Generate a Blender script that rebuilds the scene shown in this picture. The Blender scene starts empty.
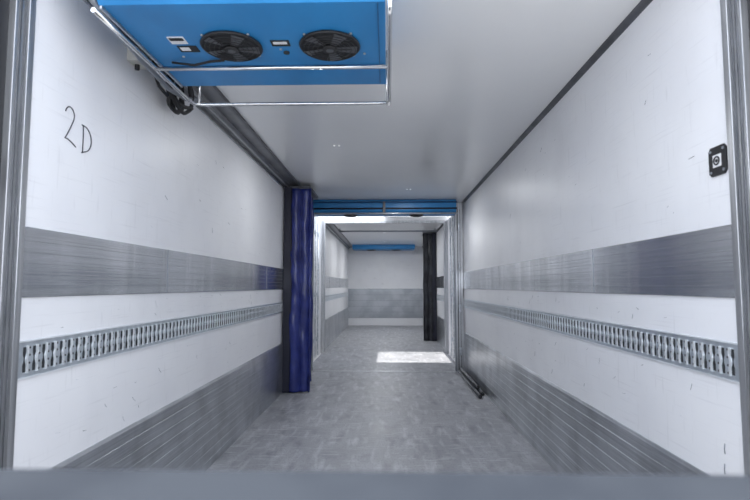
import bpy, bmesh, math, random
from mathutils import Vector, Matrix
random.seed(4)
S=bpy.context.scene
try: S.view_settings.view_transform='Standard'
except Exception: pass
H=1.29            # camera height above the load floor
XL,XR,ZC=-1.28,1.18,2.58
# ------------------------------------------------------------ materials
def mat(name,col,rough=.5,metal=0,scale=(1,1,1),nscale=3,bump=0,col2=None,lo=.4,hi=.6,detail=6,rvar=0,spec=.5):
    m=bpy.data.materials.new(name); m.use_nodes=True
    nt=m.node_tree; b=nt.nodes['Principled BSDF']
    b.inputs['Base Color'].default_value=(*col,1); b.inputs['Roughness'].default_value=rough
    b.inputs['Metallic'].default_value=metal; b.inputs['Specular IOR Level'].default_value=spec
    if col2 or bump or rvar:
        tc=nt.nodes.new('ShaderNodeTexCoord'); mp=nt.nodes.new('ShaderNodeMapping')
        mp.inputs['Scale'].default_value=scale
        n=nt.nodes.new('ShaderNodeTexNoise'); n.inputs['Scale'].default_value=nscale; n.inputs['Detail'].default_value=detail
        nt.links.new(tc.outputs['Object'],mp.inputs[0]); nt.links.new(mp.outputs[0],n.inputs['Vector'])
        if col2:
            r=nt.nodes.new('ShaderNodeValToRGB'); r.color_ramp.elements[0].position=lo; r.color_ramp.elements[1].position=hi
            r.color_ramp.elements[0].color=(*col,1); r.color_ramp.elements[1].color=(*col2,1)
            nt.links.new(n.outputs[0],r.inputs[0]); nt.links.new(r.outputs[0],b.inputs['Base Color'])
        if rvar:
            mr=nt.nodes.new('ShaderNodeMapRange'); mr.inputs[1].default_value=.3; mr.inputs[2].default_value=.7
            mr.inputs[3].default_value=rough-rvar; mr.inputs[4].default_value=rough+rvar
            nt.links.new(n.outputs[0],mr.inputs[0]); nt.links.new(mr.outputs[0],b.inputs['Roughness'])
        if bump:
            bp=nt.nodes.new('ShaderNodeBump'); bp.inputs['Strength'].default_value=bump; bp.inputs['Distance'].default_value=.01
            nt.links.new(n.outputs[0],bp.inputs['Height']); nt.links.new(bp.outputs[0],b.inputs['Normal'])
    return m
def overlay(m,col,scale,nscale,lo,hi,fac=1,detail=4):
    """mix another noise-driven colour over an existing base colour"""
    nt=m.node_tree; b=nt.nodes['Principled BSDF']
    tc=nt.nodes.new('ShaderNodeTexCoord'); mp=nt.nodes.new('ShaderNodeMapping'); mp.inputs['Scale'].default_value=scale
    mp.inputs['Location'].default_value=(nscale,lo*10,hi*7)
    n=nt.nodes.new('ShaderNodeTexNoise'); n.inputs['Scale'].default_value=nscale; n.inputs['Detail'].default_value=detail
    nt.links.new(tc.outputs['Object'],mp.inputs[0]); nt.links.new(mp.outputs[0],n.inputs['Vector'])
    mr=nt.nodes.new('ShaderNodeMapRange'); mr.inputs[1].default_value=lo; mr.inputs[2].default_value=hi
    mr.inputs[3].default_value=0; mr.inputs[4].default_value=fac
    nt.links.new(n.outputs[0],mr.inputs[0])
    mx=nt.nodes.new('ShaderNodeMixRGB'); mx.inputs[2].default_value=(*col,1)
    old=b.inputs['Base Color']
    if old.is_linked: nt.links.new(old.links[0].from_socket,mx.inputs[1])
    else: mx.inputs[1].default_value=old.default_value
    nt.links.new(mr.outputs[0],mx.inputs[0]); nt.links.new(mx.outputs[0],old)
M={}
M['wall']=mat('white_grp_wall',(.82,.825,.845),.40,0,col2=(.78,.785,.815),nscale=1.5,lo=.35,hi=.7,spec=.45)
overlay(M['wall'],(.52,.52,.55),(1,.6,20),5,.60,.74,.26,5)      # thin scuffs running along the body
overlay(M['wall'],(.45,.45,.47),(1,12,1.5),4,.62,.74,.20,5)
overlay(M['wall'],(.60,.60,.62),(1,1.2,1),1.8,.50,.72,.22,7)
M['ceil']=mat('white_grp_ceiling',(.88,.885,.885),.20,0,col2=(.85,.855,.86),nscale=1.2,bump=.015,lo=.3,hi=.7,detail=3)
M['floor']=mat('grey_antislip_floor',(.25,.255,.275),.46,0,col2=(.35,.355,.38),scale=(1.3,.7,1),nscale=2.6,bump=.08,lo=.36,hi=.66,detail=10,rvar=.07)
overlay(M['floor'],(.56,.57,.60),(4,.8,1),4,.52,.72,.55,10)
overlay(M['floor'],(.13,.135,.15),(3,1.0,1),3,.52,.72,.6,10)
overlay(M['floor'],(.60,.61,.64),(1.5,10,1),4,.58,.70,.4,6)
overlay(M['floor'],(.14,.145,.16),(1,.5,1),80,.52,.72,.45,2)
M['alu']=mat('scuffed_aluminium',(.60,.62,.65),.20,.97,col2=(.78,.80,.83),scale=(1,2.2,.5),nscale=1.6,lo=.35,hi=.65,detail=2)
overlay(M['alu'],(.36,.38,.41),(1,.30,60),3,.48,.72,.5,4)
overlay(M['alu'],(.97,.98,.99),(1,6,.5),1.8,.52,.72,.6,3)
overlay(M['alu'],(.92,.93,.95),(1,1.2,90),4,.56,.68,.5,2)
M['kick']=mat('ribbed_aluminium_kickplate',(.50,.52,.55),.30,.92,col2=(.66,.68,.71),scale=(1,1.4,.8),nscale=1.8,lo=.35,hi=.65,detail=3)
overlay(M['kick'],(.28,.30,.32),(1,.30,50),3,.46,.70,.5,4)
overlay(M['kick'],(.85,.87,.90),(1,.6,36),4,.56,.72,.45,3)
overlay(M['kick'],(.24,.25,.26),(1,1.5,1.5),3,.50,.70,.35,8)
M['galv']=mat('galvanised_steel',(.50,.53,.57),.33,.8,col2=(.72,.75,.79),nscale=30,lo=.35,hi=.65)
M['rail']=mat('galvanised_rail',(.54,.59,.64),.30,.75,col2=(.68,.73,.78),nscale=25,lo=.35,hi=.65)
M['railhi']=mat('galvanised_rail_edge',(.88,.91,.94),.28,.5)
M['galvd']=mat('galvanised_steel_dark',(.26,.28,.31),.5,.6)  # darker galvanised tone for joints, lines and scratches
M['galvm']=mat('galvanised_bulkhead_plate',(.36,.38,.41),.4,.8,col2=(.46,.48,.51),nscale=3)
M['steel']=mat('brushed_steel',(.40,.41,.43),.32,.85,col2=(.60,.61,.63),scale=(20,20,.6),nscale=3,lo=.35,hi=.65)
M['chrome']=mat('stainless_tube',(.72,.73,.74),.2,1)
M['dgrey']=mat('dark_grey_track',(.085,.09,.10),.4,.3,col2=(.13,.135,.15),nscale=8)
M['mgrey']=mat('grey_track',(.20,.205,.22),.4,.4,col2=(.25,.255,.27),nscale=6)
M['black']=mat('black_rubber',(.012,.012,.014),.55)
M['hole']=mat('dark_recess',(.02,.022,.026),.9)
M['blue']=mat('blue_painted_steel',(.018,.185,.45),.42,0,col2=(.028,.235,.54),nscale=2,scale=(2,1,1),lo=.3,hi=.7)
M['blued']=mat('deep_blue_painted_steel',(.010,.085,.22),.4)
M['navy']=mat('navy_pvc_curtain',(.015,.022,.13),.26,0,col2=(.028,.042,.22),nscale=5,bump=.12,lo=.35,hi=.65)
M['navyd']=mat('dark_navy_pvc',(.006,.007,.022),.45)
M['charc']=mat('charcoal_pvc_curtain',(.012,.013,.018),.5,0,col2=(.03,.032,.04),nscale=5,bump=.1)
M['sticker']=mat('white_sticker',(.75,.75,.76),.5)
M['ink']=mat('marker_ink',(.02,.02,.03),.6)
M['box']=mat('grey_plastic',(.55,.54,.50),.5)
M['conc']=mat('yard_concrete',(.47,.46,.45),.9,0,col2=(.55,.54,.53),nscale=4,bump=.1)
M['dock']=mat('dock_edge_steel_shaded',(.018,.022,.030),.8,0,col2=(.028,.033,.042),nscale=6,spec=.2)  # near-black base colour stands in for shade on the ledge
M['lamp']=mat('lamp_lens',(.9,.9,.9),.2)
b=M['lamp'].node_tree.nodes['Principled BSDF']; b.inputs['Emission Color'].default_value=(1,1,1,1); b.inputs['Emission Strength'].default_value=1
M['rust']=mat('rusty_iron',(.10,.045,.025),.8,.2,col2=(.16,.12,.10),nscale=20)
# ------------------------------------------------------------ mesh builder
class MB:
    def __init__(s,name): s.bm=bmesh.new(); s.name=name; s.mats=[]
    def mi(s,k):
        if k not in s.mats: s.mats.append(k)
        return s.mats.index(k)
    def box(s,x0,x1,y0,y1,z0,z1,k):
        i=s.mi(k); v=[s.bm.verts.new(p) for p in [(x0,y0,z0),(x1,y0,z0),(x1,y1,z0),(x0,y1,z0),(x0,y0,z1),(x1,y0,z1),(x1,y1,z1),(x0,y1,z1)]]
        for f in [(0,3,2,1),(4,5,6,7),(0,1,5,4),(1,2,6,5),(2,3,7,6),(3,0,4,7)]:
            s.bm.faces.new([v[j] for j in f]).material_index=i
    def extr(s,prof,a0,a1,k,axis='y',close=True):
        """extrude closed 2-D profile along an axis. y: prof=(x,z); x: prof=(y,z); z: prof=(x,y)"""
        i=s.mi(k)
        def P(p,a): return {'y':(p[0],a,p[1]),'x':(a,p[0],p[1]),'z':(p[0],p[1],a)}[axis]
        A=[s.bm.verts.new(P(p,a0)) for p in prof]; B=[s.bm.verts.new(P(p,a1)) for p in prof]; n=len(prof)
        for j in range(n): s.bm.faces.new([A[j],A[(j+1)%n],B[(j+1)%n],B[j]]).material_index=i
        s.bm.faces.new(A).material_index=i; s.bm.faces.new(B[::-1]).material_index=i
    def cyl(s,c,r,h,axis,k,seg=20,r2=None,sm=True):
        i=s.mi(k); r2=r if r2 is None else r2; h2=h/2; A=[];B=[]
        for j in range(seg):
            a=2*math.pi*j/seg
            for L,rr,hh in ((A,r,-h2),(B,r2,h2)):
                u,v=rr*math.cos(a),rr*math.sin(a)
                L.append(s.bm.verts.new({'z':(c[0]+u,c[1]+v,c[2]+hh),'x':(c[0]+hh,c[1]+u,c[2]+v),'y':(c[0]+v,c[1]+hh,c[2]+u)}[axis]))
        for j in range(seg):
            f=s.bm.faces.new([A[j],A[(j+1)%seg],B[(j+1)%seg],B[j]]); f.material_index=i; f.smooth=sm
        s.bm.faces.new(A[::-1]).material_index=i; s.bm.faces.new(B).material_index=i
    def tube(s,pts,r,k,seg=10,closed=False):
        i=s.mi(k); P=[Vector(p) for p in pts]; rings=[]; n=len(P); up=None
        for j in range(n):
            a=P[(j-1)%n] if (closed or j>0) else P[j]; c=P[(j+1)%n] if (closed or j<n-1) else P[j]
            t=(c-a).normalized()
            if up is None: up=t.orthogonal().normalized()
            up=(up-t*up.dot(t)).normalized(); w=t.cross(up)
            rings.append([s.bm.verts.new(P[j]+(up*math.cos(2*math.pi*q/seg)+w*math.sin(2*math.pi*q/seg))*r) for q in range(seg)])
        for j in range(n if closed else n-1):
            A=rings[j]; B=rings[(j+1)%n]
            for q in range(seg):
                f=s.bm.faces.new([A[q],A[(q+1)%seg],B[(q+1)%seg],B[q]]); f.material_index=i; f.smooth=True
        if not closed:
            s.bm.faces.new(rings[0][::-1]).material_index=i; s.bm.faces.new(rings[-1]).material_index=i
    def ring(s,c,R,r,axis,k,seg=32):
        pts=[]
        for j in range(seg):
            a=2*math.pi*j/seg; u,v=R*math.cos(a),R*math.sin(a)
            pts.append({'z':(c[0]+u,c[1]+v,c[2]),'x':(c[0],c[1]+u,c[2]+v),'y':(c[0]+u,c[1],c[2]+v)}[axis])
        s.tube(pts,r,k,6,True)
    def done(s,parent=None,bevel=0):
        bmesh.ops.recalc_face_normals(s.bm,faces=s.bm.faces[:])
        me=bpy.data.meshes.new(s.name); s.bm.to_mesh(me); s.bm.free()
        for k in s.mats: me.materials.append(M[k])
        o=bpy.data.objects.new(s.name,me); S.collection.objects.link(o)
        if parent: o.parent=parent
        if bevel:
            d=o.modifiers.new('bevel','BEVEL'); d.width=bevel; d.segments=2; d.limit_method='ANGLE'
        return o
def empty(name):
    o=bpy.data.objects.new(name,None); S.collection.objects.link(o); return o
# ------------------------------------------------------------ shell of the two bodies
T=.08
NY=1.69
G=9.82            # rear edge of the trailer body
bodies=[(NY-.01,8.45),(G,16.5)]
for n,(y0,y1) in enumerate(bodies):
    m=MB('wall_left'); m.box(XL-T,XL,y0,y1,-.05,ZC+T,'wall'); m.done()
    m=MB('wall_right'); m.box(XR,XR+T,y0,y1,-.05,ZC+T,'wall'); m.done()
    m=MB('ceiling'); m.box(XL,XR,y0,y1,ZC,ZC+T,'ceil'); m.done()
    m=MB('floor'); m.box(XL,XR,y0-.02,y1,-.12,0,'floor'); m.done()
m=MB('wall_back'); m.box(XL-T,XR+T,16.5,16.58,-.12,ZC+T,'wall')
m.box(XL+.004,XR-.004,16.485,16.5,.25,1.2,'galvm')
for k in range(0,6): m.box(XL+.01,XR-.01,16.481,16.486,.25+k*.187,.258+k*.187,'galvd')
m.done()
# bands, rails, kick plates
def side_trims(side,y0,y1):
    x=XL if side<0 else XR; q=-side    # q points into the body
    m=MB('trim_1' )  # scuffed aluminium band
    za,zb=1.25,1.50
    m.extr([(x,za),(x+q*.006,za),(x+q*.008,za+.003),(x+q*.008,zb-.003),(x+q*.006,zb),(x,zb)],y0,y1,'alu')
    for z in (za+.04,za+.08,za+.12,za+.16,za+.20): m.box(min(x,x+q*.0086),max(x,x+q*.0086),y0,y1,z,z+.0014,'galvd')
    y=y0+1.15
    while y<y1-.2:
        m.box(min(x,x+q*.010),max(x,x+q*.010),y,y+.003,za,zb,'galvd'); y+=2.4
    m.done()
    m=MB('trim_2')  # kick plate with ribs
    pr=[(x,0),(x+q*.012,0)]
    z=.02
    while z<.56:
        pr+=[(x+q*.012,z),(x+q*.012,z+.036),(x+q*.0105,z+.038),(x+q*.0105,z+.040),(x+q*.012,z+.042)]
        z+=.0675
    pr+=[(x+q*.012,.585),(x+q*.004,.60),(x,.60)]
    m.extr(pr,y0,y1,'kick'); m.done()
    m=MB('cargo_rail')
    za,zb=.965,1.098
    def bx(a,b_,yy0,yy1,z0,z1,k): m.box(min(x+q*a,x+q*b_),max(x+q*a,x+q*b_),yy0,yy1,z0,z1,k)
    bx(0,.005,y0,y1,za,zb,'rail')
    bx(.005,.008,y0,y1,za,za+.005,'railhi'); bx(.005,.008,y0,y1,zb-.005,zb,'railhi')
    y=y0+.03; zc=(za+zb)/2
    def plate(P,a0,a1,k): m.extr(P,x+q*a0,x+q*a1,k,axis='x')
    while y<y1-.06:
        # elongated slot pinched at the middle (hour-glass), with a bright pressed lip on one side
        plate([(y-.007,zc+.044),(y+.007,zc+.044),(y+.008,zc+.020),(y+.003,zc+.006),(y+.003,zc-.006),(y+.008,zc-.020),(y+.007,zc-.044),(y-.007,zc-.044),(y-.008,zc-.020),(y-.003,zc-.006),(y-.003,zc+.006),(y-.008,zc+.020)],.005,.0058,'hole')
        plate([(y+.009,zc+.048),(y+.014,zc+.048),(y+.015,zc+.020),(y+.009,zc),(y+.015,zc-.020),(y+.014,zc-.048),(y+.009,zc-.048),(y+.010,zc-.020),(y+.005,zc),(y+.010,zc+.020)],.005,.012,'railhi')
        yy=y+.0262
        for dz in (-.040,-.014,.014,.040): m.cyl((x+q*.0056,yy,zc+dz),.0040,.0012,'x','hole',8)
        y+=.0495
    m.done()
for sd in (-1,1):
    side_trims(sd,NY+.03,7.70); side_trims(sd,G+.09,16.48)
# ceiling corner trims
for (y0,y1) in [(NY+.03,7.5),(G+.1,16.45)]:
    m=MB('trim_3'); m.extr([(XR,ZC),(XR-.028,ZC),(XR-.024,ZC-.010),(XR-.010,ZC-.024),(XR,ZC-.028)],y0,y1,'dgrey'); m.done()
    m=MB('curtain_track')
    m.extr([(XL,ZC),(XL+.17,ZC),(XL+.17,ZC-.012),(XL+.15,ZC-.018),(XL+.06,ZC-.018),(XL+.05,ZC-.05),(XL,ZC-.06)],y0,y1,'mgrey')
    m.extr([(XL+.17,ZC),(XL+.178,ZC),(XL+.178,ZC-.02),(XL+.168,ZC-.02)],y0,y1,'dgrey')
    m.extr([(XL+.045,ZC-.05),(XL+.06,ZC-.05),(XL+.06,ZC-.065),(XL+.045,ZC-.065)],y0,y1,'steel')
    m.extr([(XL,ZC-.06),(XL+.012,ZC-.06),(XL+.012,ZC-.09),(XL,ZC-.09)],y0,y1,'steel')
    m.done()
# ------------------------------------------------------------ rear door frame (near)
def rear_post(side):
    x=XL if side<0 else XR; q=-side
    m=MB('door_frame_post')
    D=NY-1.72
    def bx(a,b_,y0,y1,z0,z1,k): m.box(min(x+q*a,x+q*b_),max(x+q*a,x+q*b_),y0+D,y1+D,z0,z1,k)
    bx(-.12,.004,1.66,1.708,-.3,ZC+.1,'steel')
    bx(.0005,.014,1.712,1.742,0,ZC,'steel')
    bx(-.12,-.02,1.60,1.66,-.3,ZC+.1,'black')
    bx(.004,.008,1.675,1.685,0,ZC,'dgrey'); bx(.004,.008,1.70,1.705,0,ZC,'dgrey')
    bx(-.16,-.05,1.54,1.60,-.3,ZC+.1,'steel')
    for z in (.35,1.68,2.3):
        bx(-.11,.0,1.575,1.598,z-.05,z+.05,'rust'); m.cyl((x-q*.02,1.585+D,z),.016,.13,'z','rust',14)
    return m.done(bevel=.002)
rear_post(-1); rear_post(1)
m=MB('door_frame_header'); m.box(XL+.02,XR-.02,NY-.10,NY-.015,ZC+.0,ZC+.16,'steel'); m.box(XL+.02,XR-.02,NY-.12,NY-.10,ZC+.01,ZC+.04,'black'); m.done(bevel=.003)
m=MB('door_frame_sill'); m.box(XL+.02,XR-.02,NY-.12,NY-.035,-.16,-.002,'steel'); m.box(XL+.02,XR-.02,NY-.13,NY-.12,-.12,-.03,'black'); m.done(bevel=.003)
# open rear door leaves folded outward
for side in (-1,1):
    x=(XL-.14) if side<0 else (XR+.14)
    m=MB('rear_door_leaf'); a,b_=(x-.06,x) if side<0 else (x,x+.06)
    m.box(a,b_,.70,1.48,-.05,ZC,'wall'); m.box(a-.004,b_+.004,.685,.70,-.05,ZC,'black'); m.box(a-.004,b_+.004,1.48,1.488,-.05,ZC,'black')
    m.done()
# ------------------------------------------------------------ evaporator (refrigeration) unit
def evaporator(x0,x1,y0,y1,z0,z1,fans,r,detail=True):
    e=empty('refrigeration_evaporator')
    m=MB('housing')
    m.extr([(y0,z1),(y0,z0+.05),(y0+.05,z0),(y1-.06,z0),(y1,z0+.05),(y1,z1)],x0,x1,'blue',axis='x')
    if detail:
        m.box(x0+.01,x1-.01,y1-.30,y1-.295,z0-.004,z0+.001,'blued')
        m.box(x1-.03,x1-.027,y0+.05,y1-.07,z0-.004,z0+.001,'blued')
    m.box(x0+.003,x0+.012,y0+.05,y1-.07,z0-.012,z0+.001,'steel')
    m.done(e,bevel=.004)
    for k,(fx,fy) in enumerate(fans):
        m=MB('fan_%d'%(k+1))
        m.cyl((fx,fy,z0-.004),r,.012,'z','hole',40)
        m.ring((fx,fy,z0-.008),r,.007,'z','black',40)
        for j in range(5):
            a=2*math.pi*j/5; i=m.mi('dgrey')
            vs=[(.04,-.25,.000),(.95,-.05,.001),(.98,.42,-.004),(.35,.55,-.006)]
            vv=[m.bm.verts.new((fx+r*rr*math.cos(a+t),fy+r*rr*math.sin(a+t),z0-.014+dz)) for rr,t,dz in vs]
            m.bm.faces.new(vv).material_index=i
        for R in (.25,.42,.58,.74,.89): m.ring((fx,fy,z0-.022),r*R,.0016,'z','black',32)
        for j in range(8):
            a=math.pi*j/4+.2; m.tube([(fx+.02*math.cos(a),fy+.02*math.sin(a),z0-.022),(fx+r*math.cos(a),fy+r*math.sin(a),z0-.012)],.0018,'black',6)
        m.cyl((fx,fy,z0-.022),r*.24,.012,'z','black',24); m.cyl((fx,fy,z0-.0285),r*.13,.002,'z','dgrey',20)
        for j in range(4):
            a=math.pi/4+j*math.pi/2; m.cyl((fx+r*1.09*math.cos(a),fy+r*1.09*math.sin(a),z0-.003),.006,.006,'z','steel',8)
        m.done(e)
    return e
z0=H+1.05
ev=evaporator(-1.08,-.005,1.73,2.60,z0,ZC-.005,[(-.676,2.10),(-.247,2.105)],.126)
m=MB('labels')
m.box(-.93,-.86,2.02,2.08,z0-.003,z0+.001,'sticker'); m.box(-.925,-.865,2.026,2.05,z0-.004,z0-.002,'hole')
m.box(-.92,-.835,2.10,2.155,z0-.003,z0+.001,'hole'); m.box(-.91,-.87,2.11,2.14,z0-.004,z0-.002,'sticker')
m.box(-.50,-.42,2.06,2.11,z0-.003,z0+.001,'hole'); m.box(-.49,-.43,2.07,2.09,z0-.004,z0-.002,'sticker')
m.cyl((-.45,2.17,z0-.002),.014,.008,'z','black',16); m.cyl((-.47,2.14,z0-.002),.006,.006,'z','steel',10)
m.cyl((-.10,2.19,z0-.002),.006,.006,'z','steel',10); m.cyl((-.93,2.20,z0-.002),.006,.006,'z','steel',10)
m.done(ev)
m=MB('guard_frame'); zt=H+1.0
m.tube([(.012,1.74,zt+.05),(.012,1.78,zt),(.012,2.63,zt),(.0,2.665,zt),(-.04,2.675,zt),(-1.02,2.675,zt),(-1.06,2.66,zt),(-1.07,2.60,zt),(-1.075,2.2,zt+.01),(-1.075,1.74,zt+.01)],.010,'chrome')
m.tube([(.012,2.22,zt),(-1.07,2.22,zt)],.009,'chrome')
for x in (.0,-1.03): m.tube([(x,2.66,zt),(x,2.66,ZC-.003)],.007,'chrome',8)
m.tube([(.012,2.675,zt-.01),(.012,2.675,zt+.06)],.012,'chrome',8)
m.done(ev)
m=MB('supply_hoses')
m.tube([(-1.1,1.75,zt+.07),(-1.13,2.2,zt+.04),(-1.13,2.5,zt+.02),(-1.14,2.75,zt+.06),(-1.17,2.9,zt+.12),(-1.19,3.1,zt+.19)],.012,'galvd')
pts=[]
for j in range(90):
    a=j/90*2*math.pi*4; pts.append((-1.19+.03*math.cos(a*.5),2.76+.12*math.cos(a)+.02*math.sin(a*3.3),H+1.10+.095*math.sin(a)+.02*math.sin(a*.7)))
m.tube(pts,.011,'black',8)
m.tube([(-1.22,2.50,H+1.14),(-1.21,2.56,H+1.06),(-1.2,2.7,H+1.03),(-1.2,2.85,H+1.06)],.009,'black',8)
m.tube([(-1.22,2.50,H+1.17),(-1.2,2.6,H+1.12),(-1.16,2.75,H+1.09),(-1.1,2.6,zt+.02)],.006,'black',8)
m.tube([(-1.0,2.24,z0-.01),(-.9,2.25,z0-.02),(-.82,2.24,z0-.008),(-.75,2.22,z0-.012)],.006,'black',8)
m.done(ev)
m=MB('junction_box'); m.box(XL,XL+.05,2.36,2.47,H+1.11,H+1.18,'box'); m.box(XL+.05,XL+.054,2.37,2.46,H+1.117,H+1.173,'sticker'); m.cyl((XL+.025,2.415,H+1.10),.012,.03,'z','black',12)
m.done(ev,bevel=.004)
# ------------------------------------------------------------ blue unit at the portal and far unit
evaporator(-1.10,1.03,7.38,7.70,H+1.075,ZC-.004,[(-.55,7.52),(.45,7.52)],.10,False)
evaporator(-1.08,.87,15.5,16.3,H+1.15,ZC-.004,[(-.5,15.9),(.3,15.9)],.14,False)
m=MB('unit_face_rails')
m.tube([(-1.12,7.365,H+1.15),(1.04,7.365,H+1.15)],.012,'black'); m.tube([(-1.12,7.36,H+1.075),(1.04,7.36,H+1.075)],.014,'steel')
m.tube([(-1.12,7.368,H+1.245),(1.04,7.368,H+1.245)],.012,'blued'); m.box(-.06,-.02,7.35,7.38,H+1.055,H+1.25,'dgrey')
m.done(bpy.data.objects['refrigeration_evaporator.001'])
# ------------------------------------------------------------ portal between bodies
m=MB('portal_frame')
for (a,b_) in ((XL+.012,XL+.125),(XR-.125,XR-.013)):
    m.box(a,b_,7.72,7.80,0,ZC-.002,'steel')
    c=b_ if a<0 else a; s=1 if a<0 else -1
    m.box(min(c,c+s*.01),max(c,c+s*.01),7.71,7.82,0,ZC-.002,'galvd')
    m.box(a+.03,a+.04,7.712,7.72,0.02,ZC-.1,'black'); m.box(a+.07,a+.075,7.712,7.72,0.02,ZC-.1,'black')
    for z in (.3,.95,1.6,2.2): m.cyl(((a+b_)/2,7.71,z),.018,.12,'z','galv',12)
m.box(XL+.125,XR-.125,7.72,7.80,ZC-.20,ZC-.002,'steel')
m.done(bevel=.002)
m=MB('threshold_plate'); m.box(XL+.13,XR-.13,7.62,7.70,0,.006,'steel'); m.done()
# bridge plate + open door leaves across the gap
m=MB('bridge_plate'); m.box(XL+.02,XR-.02,8.452,G-.025,-.03,-.002,'floor')
m.done()
for s in (-1,1):
    x=XL if s<0 else XR
    m=MB('swing_door'); a,b_=(x-.055,x-.005) if s<0 else (x+.005,x+.055)
    m.box(a,b_,8.46,G-.02,-.03,ZC,'wall')
    c=b_ if s<0 else a; q=-s
    for yy in (8.48,G-.08): m.box(min(c,c+q*.02),max(c,c+q*.02),yy,yy+.04,0,ZC,'steel')
    for yy in (8.75,9.1):
        m.tube([(c+q*.03,yy,.05),(c+q*.03,yy,ZC-.05)],.014,'galv',8)
        for z in (.3,1.1,2.2): m.box(min(c,c+q*.04),max(c,c+q*.04),yy-.03,yy+.03,z,z+.07,'galv')
    m.done()
# made-up cover over part of the gap, blocks sun from the right door
m=MB('gap_sun_blocker'); m.extr([(-.05,ZC+.085),(.5,ZC+.13),(XR+.06,ZC+.085),(XR+.06,ZC+.10),(.5,ZC+.145),(-.05,ZC+.10)],8.40,G+.05,'sticker'); m.done()
m=MB('trailer_door_frame')
for (a,b_) in ((XL+.013,XL+.06),(XR-.06,XR-.013)): m.box(a,b_,G,G+.08,0,ZC-.002,'steel')
m.box(XL+.06,XR-.06,G,G+.08,ZC-.05,ZC-.002,'steel'); m.done(bevel=.003)
m=MB('roof_crossbar'); m.tube([(XL+.2,11.2,ZC-.06),(XR-.03,11.2,ZC-.06)],.018,'galvd')
for x in (XL+.22,XR-.1): m.tube([(x,11.2,ZC-.06),(x,11.2,ZC-.001)],.012,'galvd')
m.done()
# ------------------------------------------------------------ partition curtains (folded)
def curtain(xw,q,y0,y1,depth,zt,ck,name='partition_curtain'):
    e=empty(name)
    m=MB('folded_sheet'); i=m.mi(ck)
    plan=[]; n=7
    for j in range(n*8+1):
        t=j/(n*8); a=t*n*2*math.pi; dd=depth*.74
        plan.append((xw+q*(.03+dd*(.52+.44*math.sin(a)*(1-.15*math.cos(3*a)))),y0+(y1-y0)*t))
    rows=24; grid=[]
    for r in range(rows+1):
        z=.02+(zt-.02)*r/rows; row=[]
        for k,(x,y) in enumerate(plan):
            w=.008*math.sin(z*5+k*.7)+.006*math.sin(z*11+k*.3)
            row.append(m.bm.verts.new((x+w*q,y+.008*math.sin(z*4+k),z)))
        grid.append(row)
    for r in range(rows):
        for k in range(len(plan)-1):
            f=m.bm.faces.new([grid[r][k],grid[r][k+1],grid[r+1][k+1],grid[r+1][k]]); f.smooth=True; f.material_index=i
    o=m.done(e); d=o.modifiers.new('thick','SOLIDIFY'); d.thickness=.006
    m=MB('front_panel')
    i=m.mi(ck); cols=20; grid=[]
    for r in range(61):
        z=.015+(zt-.02)*r/60; row=[]
        for c in range(cols+1):
            t=c/cols; x=xw+q*(.10+(depth-.10)*t)
            puff=.034*abs(math.sin(t*math.pi*2.0+.12*math.sin(z*3)))**.8+.007*math.sin(z*9+t*5)+.004*math.sin(z*23+t*9)
            row.append(m.bm.verts.new((x+.006*math.sin(z*6)*q,y0-.03-puff+t*.05,z)))
        grid.append(row)
    for r in range(60):
        for c in range(cols):
            f=m.bm.faces.new([grid[r][c],grid[r][c+1],grid[r+1][c+1],grid[r+1][c]]); f.smooth=True; f.material_index=i
    o=m.done(e); d=o.modifiers.new('thick','SOLIDIFY'); d.thickness=.012
    m=MB('edge_binding')
    m.box(min(xw+q*.012,xw+q*.10),max(xw+q*.012,xw+q*.10),y0-.05,y0+.03,.01,zt+.02,'navyd')
    m.tube([(xw+q*.105,y0-.045,.01),(xw+q*.105,y0-.045,zt)],.010,'navyd',8)
    m.tube([(xw+q*depth,y0-.015,.01),(xw+q*depth,y0-.015,zt)],.012,ck,8)
    m.box(min(xw+q*.02,xw+q*depth),max(xw+q*.02,xw+q*depth),y0-.02,y1,zt,zt+.03,'dgrey')
    m.done(e); return e
curtain(XL,1,6.15,6.85,.33,2.50,'navy')
curtain(XR,-1,11.9,12.5,.31,2.53,'charc')
# ------------------------------------------------------------ bars on the floor at the right wall
m=MB('load_securing_bars')
for dx,dz,ya,yb in ((.045,.022,6.05,7.58),(.10,.022,5.9,7.55),(.072,.066,6.2,7.57)):
    x=XR-.012-dx+.0
    m.tube([(x,ya,dz+.001),(x,yb,dz+.001)],.021,'dgrey',12)
    m.cyl((x,ya-.02,dz+.001),.0215,.04,'y','black',14); m.cyl((x,ya+.25,dz+.001),.0225,.03,'y','dgrey',14)
m.done()
# ------------------------------------------------------------ lamps on the ceiling used as fill; the trailer pair is made up
def lamp(x,y,pw):
    m=MB('ceiling_fill_lamp')
    for dx in (-.022,.022):
        m.cyl((x+dx,y,ZC-.002),.012,.004,'z','sticker',20); m.cyl((x+dx,y,ZC-.006),.006,.004,'z','lamp',16)
    o=m.done()
    l=bpy.data.lights.new('lamp_fill','AREA'); l.shape='DISK'; l.size=.02; l.energy=pw; l.color=(.96,.98,1)
    lo=bpy.data.objects.new('lamp_fill',l); S.collection.objects.link(lo); lo.location=(x,y,ZC-.012); lo.parent=o
lamp(-.46,4.5,9); lamp(.29,6.6,12)
lamp(-.05,12.0,26); lamp(-.05,14.4,26)  # no visible source here; added to brighten the trailer body
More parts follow.
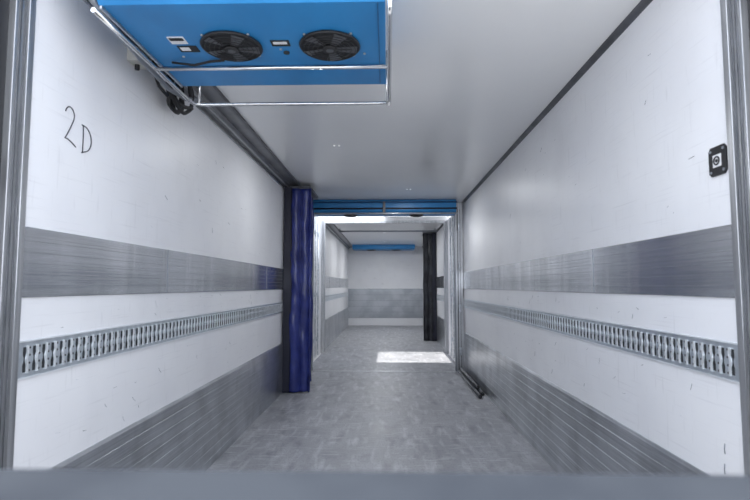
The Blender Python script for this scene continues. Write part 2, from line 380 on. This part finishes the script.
# ------------------------------------------------------------ plate on right wall
m=MB('anchor_plate')
y0,y1,za,zb=1.732,1.825,H+.392,H+.497
x=XR
m.extr([(y0,za+.012),(y0+.012,za),(y1-.012,za),(y1,za+.012),(y1,zb-.012),(y1-.012,zb),(y0+.012,zb),(y0,zb-.012)],x-.006,x,'black',axis='x')
yc,zc=(y0+y1)/2,(za+zb)/2
m.box(x-.0075,x-.006,yc-.022,yc+.022,zc-.022,zc+.022,'sticker')
m.ring((x-.0085,yc,zc),.014,.003,'x','black',24); m.cyl((x-.0085,yc,zc),.006,.003,'x','black',14)
for a in (-1,1):
    for b2 in (-1,1): m.cyl((x-.007,yc+a*.034,zc+b2*.038),.005,.004,'x','galvd',10)
m.done()
# handwriting "2D" on the left wall
m=MB('marker_writing'); X=XL+.0015
def st(pts):
    m.tube([(X,p[0],p[1]) for p in pts],.0022,'ink',6)
def arc(cy,cz,ry,rz,a0,a1,n=14): return [(cy+ry*math.cos(math.radians(a0+(a1-a0)*k/n)),cz+rz*math.sin(math.radians(a0+(a1-a0)*k/n))) for k in range(n+1)]
zb=H+.575
st(arc(1.945,zb+.115,.028,.032,170,-30,12)+[(1.955,zb+.07),(1.935,zb+.035),(1.92,zb+.012),(1.935,zb+.014),(1.96,zb+.008),(1.99,zb-.005)])
st([(2.035,zb+.10),(2.038,zb+.05),(2.036,zb-.015)])
st([(2.025,zb+.10)]+arc(2.04,zb+.045,.055,.055,85,-80,14)+[(2.03,zb-.018)])
m.done()
# scuffs on the walls
m=MB('wall_scratches')
for side,x in ((-1,XL+.0004),(1,XR-.0004)):
    for k in range(60):
        y=random.uniform(1.85,5.0); z=random.choice([random.uniform(.65,.93),random.uniform(1.55,2.35),random.uniform(1.12,1.23)])
        l=random.uniform(.003,.04); dz=random.uniform(-.04,.01)*random.choice([.2,1])
        m.tube([(x,y,z),(x,y+l*.5,z+dz*.6),(x,y+l,z+dz)],random.uniform(.0006,.0012),random.choice(['galvd','galv','galvd','dgrey']),4)
for yy,zz in ((1.82,.74),(1.835,.62),(1.825,.67)):
    m.tube([(XR-.001,yy,zz),(XR-.001,yy+.003,zz-.02),(XR-.001,yy+.001,zz-.035)],.002,'galvd',4)
m.done()
# ------------------------------------------------------------ foreground dock edge, yard
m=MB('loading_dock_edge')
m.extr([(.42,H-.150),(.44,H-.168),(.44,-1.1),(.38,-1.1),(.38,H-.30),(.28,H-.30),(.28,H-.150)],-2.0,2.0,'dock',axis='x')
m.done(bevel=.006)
m=MB('yard_ground'); m.box(-25,25,-25,40,-1.3,-1.1,'conc'); m.done()
# chassis below the bodies
m=MB('chassis_frame')
for (y0,y1) in bodies:
    for x in (-.5,.4): m.box(x-.05,x+.05,y0,y1,-.38,-.12,'dgrey')
    for y in (y0+1,y1-1):
        for x in (-1.0,.9): m.cyl((x,y,-.68),.42,.3,'x','black',32); m.cyl((x,y,-.68),.2,.32,'x','galv',24)
        m.cyl((-.05,y,-.68),.06,1.7,'x','dgrey',12)
        for x in (-.5,.4): m.box(x-.04,x+.04,y-.05,y+.05,-.7,-.37,'dgrey')
m.done()
# ------------------------------------------------------------ light
w=bpy.data.worlds.new('sky'); S.world=w; w.use_nodes=True
bg=w.node_tree.nodes['Background']; bg.inputs[0].default_value=(.85,.905,1,1); bg.inputs[1].default_value=3.7
sn=bpy.data.lights.new('sun','SUN'); sn.energy=8; sn.angle=.009; sn.color=(1,.97,.92)
so=bpy.data.objects.new('sun',sn); S.collection.objects.link(so)
d=Vector((.43,.055,-1)); so.rotation_euler=d.to_track_quat('-Z','Y').to_euler(); so.location=(-3,9,8)
# ------------------------------------------------------------ camera
c=bpy.data.cameras.new('camera'); co=bpy.data.objects.new('camera',c); S.collection.objects.link(co); S.camera=co
c.sensor_width=36; c.lens=24; c.clip_start=.02
co.location=(0,0,H); co.rotation_euler=(math.radians(90+4.12),0,math.radians(1.37))
c.dof.use_dof=True; c.dof.focus_distance=4; c.dof.aperture_fstop=3.5
